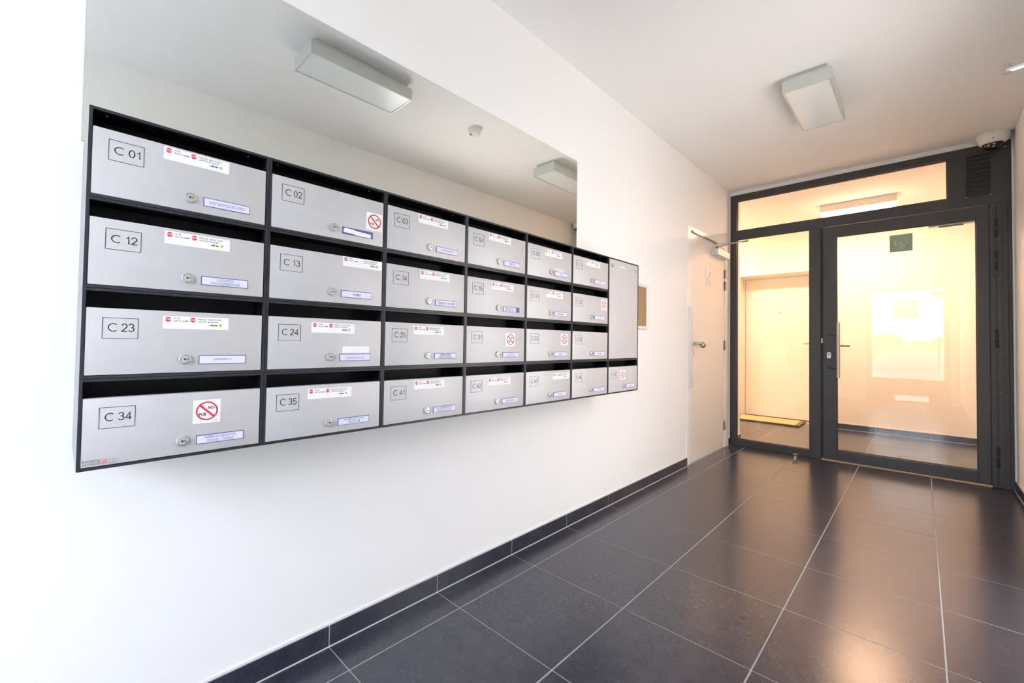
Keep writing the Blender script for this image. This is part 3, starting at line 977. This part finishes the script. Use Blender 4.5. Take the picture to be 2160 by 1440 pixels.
ME['eye_blob'] = mk(MB().prism([(-0.0042, -0.0014), (0.0044, -0.0014), (0.0030, 0.0006), (0.0008, 0.0016), (-0.0022, 0.0010)], 'x', 0.0004, 0.0006), 'print_navy')
ME['yellow_dot'] = mk(MB().lathe([(0.0026, 0), (0.0026, 0.0002)], 'x', (0.0004, 0, 0), 10, 1, 0.6), 'print_yellow')
ME['tree_mark'] = mk(MB().lathe([(0.0030, 0), (0.0030, 0.0002)], 'x', (0.0004, 0, 0.0008), 10).box(0.0004, 0.0006, -0.0006, 0.0006, -0.0042, -0.001), 'print_green')
ME['ban_base'] = mk(MB().box(0, 0.0004, 0, 0.052, 0, 0.052), 'paper')
ba = MB()
N = 32
c = (0.026, 0.027)
vs, fs = [], []
for k in range(N):
    a = 2 * PI * k / N
    for r in (0.0212, 0.0178):
        vs.append((0.0007, c[0] + r * math.cos(a), c[1] + r * math.sin(a)))
for k in range(N):
    k2 = (k + 1) % N
    fs.append((2 * k, 2 * k2, 2 * k2 + 1, 2 * k + 1))
ba.add(vs, fs)
s = 0.0022
q = 0.0190 * math.sqrt(0.5)
e = s * math.sqrt(0.5)
ba.add([(0.0007, c[0] - q - e, c[1] + q - e), (0.0007, c[0] + q - e, c[1] - q - e), (0.0007, c[0] + q + e, c[1] - q + e), (0.0007, c[0] - q + e, c[1] + q + e)], [(0, 1, 2, 3)])
ba.box(0.0004, 0.0006, 0.040, 0.048, 0.0035, 0.0045)
ME['ban_ring'] = mk(ba, 'stop_red')
ME['paper_label'] = mk(MB().box(0, 0.0004, 0, 0.081, 0, 0.018), 'paper')
ME['short_label'] = mk(MB().box(0, 0.0004, 0, 0.067, 0, 0.0145), 'plate_paper')


def sub(name, key, parent, loc=(0, 0, 0)):
    return link(name, ME[key], parent, loc)


def put_text(parent, body, m, y0, y1, z0, z1, x, res=2, keep=False, rot=0.0, bold=0.0):
    me, asp = text_mesh(body, m, res, bold)
    wy, wz = y1 - y0, z1 - z0
    if keep and wz * asp < wy:
        d = (wy - wz * asp) / 2
        y0, wy = y0 + d, wz * asp
    o = link('lettering', me, parent, (x, y0, z0))
    o.scale = (1, wy, wz)
    return o


STOP, BAN = 'long white sticker refusing adverts', 'square no-adverts ban sticker'
BOX = [  # number, column, row, sticker, its y, its top z (mm), name on the card, note for the label
    ('C 01', 0, 0, 's', 117, 136.5, 'NGUYEN PHUONG THAO'),
    ('C 12', 0, 1, 's', 123, 134.0, 'CEGARRA\nVANLIEFFERINGE'),
    ('C 23', 0, 2, 's', 125, 129.5, 'JANNIN C.'),
    ('C 34', 0, 3, 'b', 183, 122.0, 'WEBROD,BOUFIXEL\nGRAND - PERRET'),
    ('C 02', 1, 0, 'b', 262, 102.5, ''),
    ('C 13', 1, 1, 's', 194, 140.0, 'DELMUE'),
    ('C 24', 1, 2, 's', 112, 129.5, 'GONSALVES LÉO'),
    ('C 35', 1, 3, 's', 107, 131.0, 'NGUM VON JYDON\nLIM JOU LIM'),
    ('C 03', 2, 0, 's', 118, 136.5, 'JONNI  BOSTEL'),
    ('C 14', 2, 1, 's', 129, 134.0, 'GHECHAF - WALLAMS'),
    ('C 25', 2, 2, 's', 108, 131.5, 'LEMME JEREMY\nMARIE D SUZON'),
    ('C 41', 2, 3, 's', 114, 134.0, 'LAURA MARRACH D\nMARIE DE COUET T'),
    ('C 04', 3, 0, 's', 109, 138.0, 'VINTHAN'),
    ('C 15', 3, 1, 's', 127, 131.5, 'METRAND D\nMARIE MELTEN'),
    ('C 31', 3, 2, 'b', 209, 119.5, 'LY VAN\nMATHIS LOUIS'),
    ('C 42', 3, 3, 's', 117, 126.5, 'DENIL RENARD'),
    ('C 05', 4, 0, 's', 121, 131.0, 'LARON'),
    ('C 21', 4, 1, 's', 130, 131.0, 'BERNHARDINE'),
    ('C 32', 4, 2, 'p', 241, 125.5, 'ADRICO'),
    ('C 43', 4, 3, 's', 184, 128.0, 'DUVAL JM'),
    ('C 11', 5, 0, 's', 116, 132.5, 'VAN LOON'),
    ('C 22', 5, 1, 'b', 254, 129.0, 'PH. LANG'),
    ('C 33', 5, 2, None, 0, 0, 'VAN DAMME'),
    ('C 44', 5, 3, None, 0, 0, 'LOPEZ PEREZ'),
    ('C 45', 6, 3, 'b', 128, 121.8, 'DELCOURT'),
]
ROWN = ['top', 'second', 'third', 'bottom']
COLN = ['first', 'second', 'third', 'fourth', 'fifth', 'sixth', 'seventh']
EXTRA = {'C 02': 'torn blank name card', 'C 24': 'extra paper strip over its card', 'C 05': 'second small name strip',
         'C 15': 'half-slid name card', 'C 34': 'ban sticker and maker mark', 'C 13': 'sticker against its far edge', 'C 45': 'small ban sticker below the blank panel'}
KIND = {'s': 'long no-adverts sticker', 'b': 'round red ban sticker', 'p': 'ban sticker reading upside down', None: 'no sticker'}
for num, c_, r_, stk, sy, sz, name in BOX:
    t = empty('mailbox', (0, MY + c_ * MW, MZ - (r_ + 1) * MH))
    tag(t, 'silver mailbox %s, %s row, %s column, %s' % (num, ROWN[r_], COLN[c_], EXTRA.get(num, KIND[stk])), 'mailbox', 'mailboxes of the wall block')
    sub('housing', 'housing', t)
    sub('letter_compartment', 'liner', t)
    sub('moulding', 'moulding', t)
    dn = sub('door', 'door', t)
    nbd_ = sub('number_border', 'number_border', t)
    nm_ = link('number', plain_number(num, 'ink')[0], nbd_, (D - 0.0006, 0.0385, 0.0932))
    nm_.scale = (1, 0.0405, 0.0172)
    lk = sub('lock', 'lock', t)
    sub('lock_groove', 'lock_groove', lk)
    sub('keyhole', 'keyhole', lk)
    npl = sub('nameplate', 'nameplate', t)
    if num == 'C 02':
        me = mk(MB().prism([(0.1935, 0.0290), (0.2260, 0.0280), (0.2270, 0.0400), (0.1990, 0.0420), (0.1930, 0.0380)], 'x', D + 0.0004, D + 0.0010)
                .prism([(0.2255, 0.0258), (0.2755, 0.0250), (0.2760, 0.0360), (0.2270, 0.0385)], 'x', D + 0.0010, D + 0.0014), 'paper')
        link('card', me, npl, (0, 0, 0))
    elif num == 'C 15':
        link('card', mk(MB().box(D + 0.0004, D + 0.0010, 0.1912, 0.2620, 0.0252, 0.0424), 'plate_paper'), npl, (0, 0, 0))
        put_text(npl, name, 'name_ink', 0.200, 0.250, 0.0275, 0.0405, D + 0.0013, 2, bold=0.005)
    else:
        sub('card', 'card', npl)
        two = '\n' in name
        wd = min(0.072, 0.0042 * max(len(x) for x in name.split('\n')))
        put_text(npl, name, 'name_ink', 0.2367 - wd / 2, 0.2367 + wd / 2, 0.0268 if two else 0.0305, 0.0412 if two else 0.0375, D + 0.0013, 2, bold=0.005)
    if stk == 's':
        so = sub('sticker', 'stop_base', t, (D - 0.001, sy / 1000, sz / 1000 - 0.0272))
        if num in ('C 14',):
            so.rotation_euler = (math.radians(0.8), 0, 0)
        if num in ('C 24', 'C 35', 'C 04', 'C 42'):
            so.rotation_euler = (math.radians(-0.6), 0, 0)
        for k, yy_ in enumerate((0.0085, 0.0525)):
            if num == 'C 13' and k == 1:
                continue
            sub('stop_octagon', 'stop_octagon', so, (0, yy_, 0.0200))
            put_text(so, 'STOP', 'paper', yy_ - 0.0052, yy_ + 0.0052, 0.0180, 0.0220, 0.0008, 2, bold=0.02)
        put_text(so, 'PUB', 'grey_ink', 0.0185, 0.0285, 0.0208, 0.0242, 0.0006, 1, bold=0.012)
        put_text(so, 'RECLAME', 'grey_ink', 0.0185, 0.0450, 0.0155, 0.0188, 0.0006, 1, bold=0.012)
        put_text(so, 'PRESSE GRATUITE', 'grey_ink', 0.0615, 0.1060, 0.0202, 0.0238, 0.0006, 1, bold=0.012)
        put_text(so, 'GRATIS BLADEN', 'grey_ink', 0.0615, 0.1000, 0.0150, 0.0184, 0.0006, 1, bold=0.012)
        sub('emblem', 'eye_blob', so, (0, 0.0880, 0.0095))
        sub('emblem', 'eye_blob', so, (0, 0.0955, 0.0095))
        sub('emblem', 'yellow_dot', so, (0, 0.0905, 0.0125))
        sub('emblem', 'tree_mark', so, (0, 0.1050, 0.0095))
        put_text(so, 'i', 'grey_ink', 0.0815, 0.0825, 0.0080, 0.0110, 0.0006, 1)
    elif stk in ('b', 'p'):
        so = sub('sticker', 'ban_base', t, (D - 0.001, sy / 1000, sz / 1000 - 0.052))
        hi, lo = ('NO', 'PUB') if stk == 'b' else ('PUB', 'NO')
        put_text(so, hi, 'ink', 0.0285, 0.0405, 0.0305, 0.0375, 0.0006, 3, bold=0.03)
        put_text(so, lo, 'ink', 0.0110, 0.0250, 0.0165, 0.0230, 0.0006, 3, bold=0.03)
        sub('ban_ring', 'ban_ring', so)
    if num == 'C 24':
        lb = sub('paper_strip', 'paper_label', t, (D - 0.001, 0.1985, 0.0470))
        put_text(lb, 'VAN DONNER', 'alu_pale', 0.030, 0.066, 0.006, 0.0105, 0.0006, 1)
    if num == 'C 05':
        lb = sub('paper_strip', 'short_label', t, (D - 0.001, 0.1906, 0.0448))
        put_text(lb, 'DUPONT VALL', 'name_ink', 0.006, 0.060, 0.004, 0.0095, 0.0006, 1)
    if r_ == 0:
        for y in (0.027, 0.284):
            sub('rivet', 'rivet', t, (D - 0.03, y, MH - 0.0028))
    if num == 'C 34':
        mm = sub('maker_mark', 'rivet', t, (0, 0, 0))
        mk_ = mk(MB().ring(0.0310, 0.0440, 0.0105, 0.0195, 0.0007, D - 0.001, D - 0.0006), 'stop_red')
        mm.data = mk_
        put_text(mm, 'BODART', 'grey_ink', 0.0085, 0.0300, 0.0160, 0.0205, D - 0.0005, 1)
        put_text(mm, '&GONAY', 'grey_ink', 0.0085, 0.0300, 0.0100, 0.0145, D - 0.0005, 1)
        put_text(mm, 'bg', 'stop_red', 0.0330, 0.0420, 0.0120, 0.0178, D - 0.0005, 1)
        put_text(mm, 'TEL\nFAX 081 45 63\nTEL\nFAX 81 45 64', 'grey_ink', 0.0462, 0.0620, 0.0100, 0.0200, D - 0.0005, 1)

# tall blank panel over C 45
bp = empty('blank_panel', (0, MY + 6 * MW, MZ - 3 * MH))
tag(bp, 'tall plain silver panel with two screws at the right end of the mailboxes', 'panel')
H3 = 3 * MH
link('housing', mk(shell(H3), 'box_side'), bp, (0, 0, 0))
link('moulding', mk(moulding(H3), 'box_frame'), bp, (0, 0, 0))
link('cover', mk(MB().bev(D - 0.020, D - 0.001, 0.0065, 0.3180, 0.0055, H3 - 0.0065, b=0.0018), 'box_silver', True), bp, (0, 0, 0))
for y in (0.0364, 0.2930):
    link('screw', mk(MB().lathe([(0.0105, 0), (0.0105, 0.003), (0.008, 0.006), (0.001, 0.0072)], 'x', (D - 0.001, y, 2 * MH + 0.140), 20), 'steel', True), bp, (0, 0, 0))
link('sticker_remnant', mk(MB().prism([(0.094, 2 * MH + 0.1400), (0.165, 2 * MH + 0.1385), (0.180, 2 * MH + 0.1420), (0.120, 2 * MH + 0.1440)], 'x', D - 0.001, D - 0.0006), 'paper'), bp, (0, 0, 0))
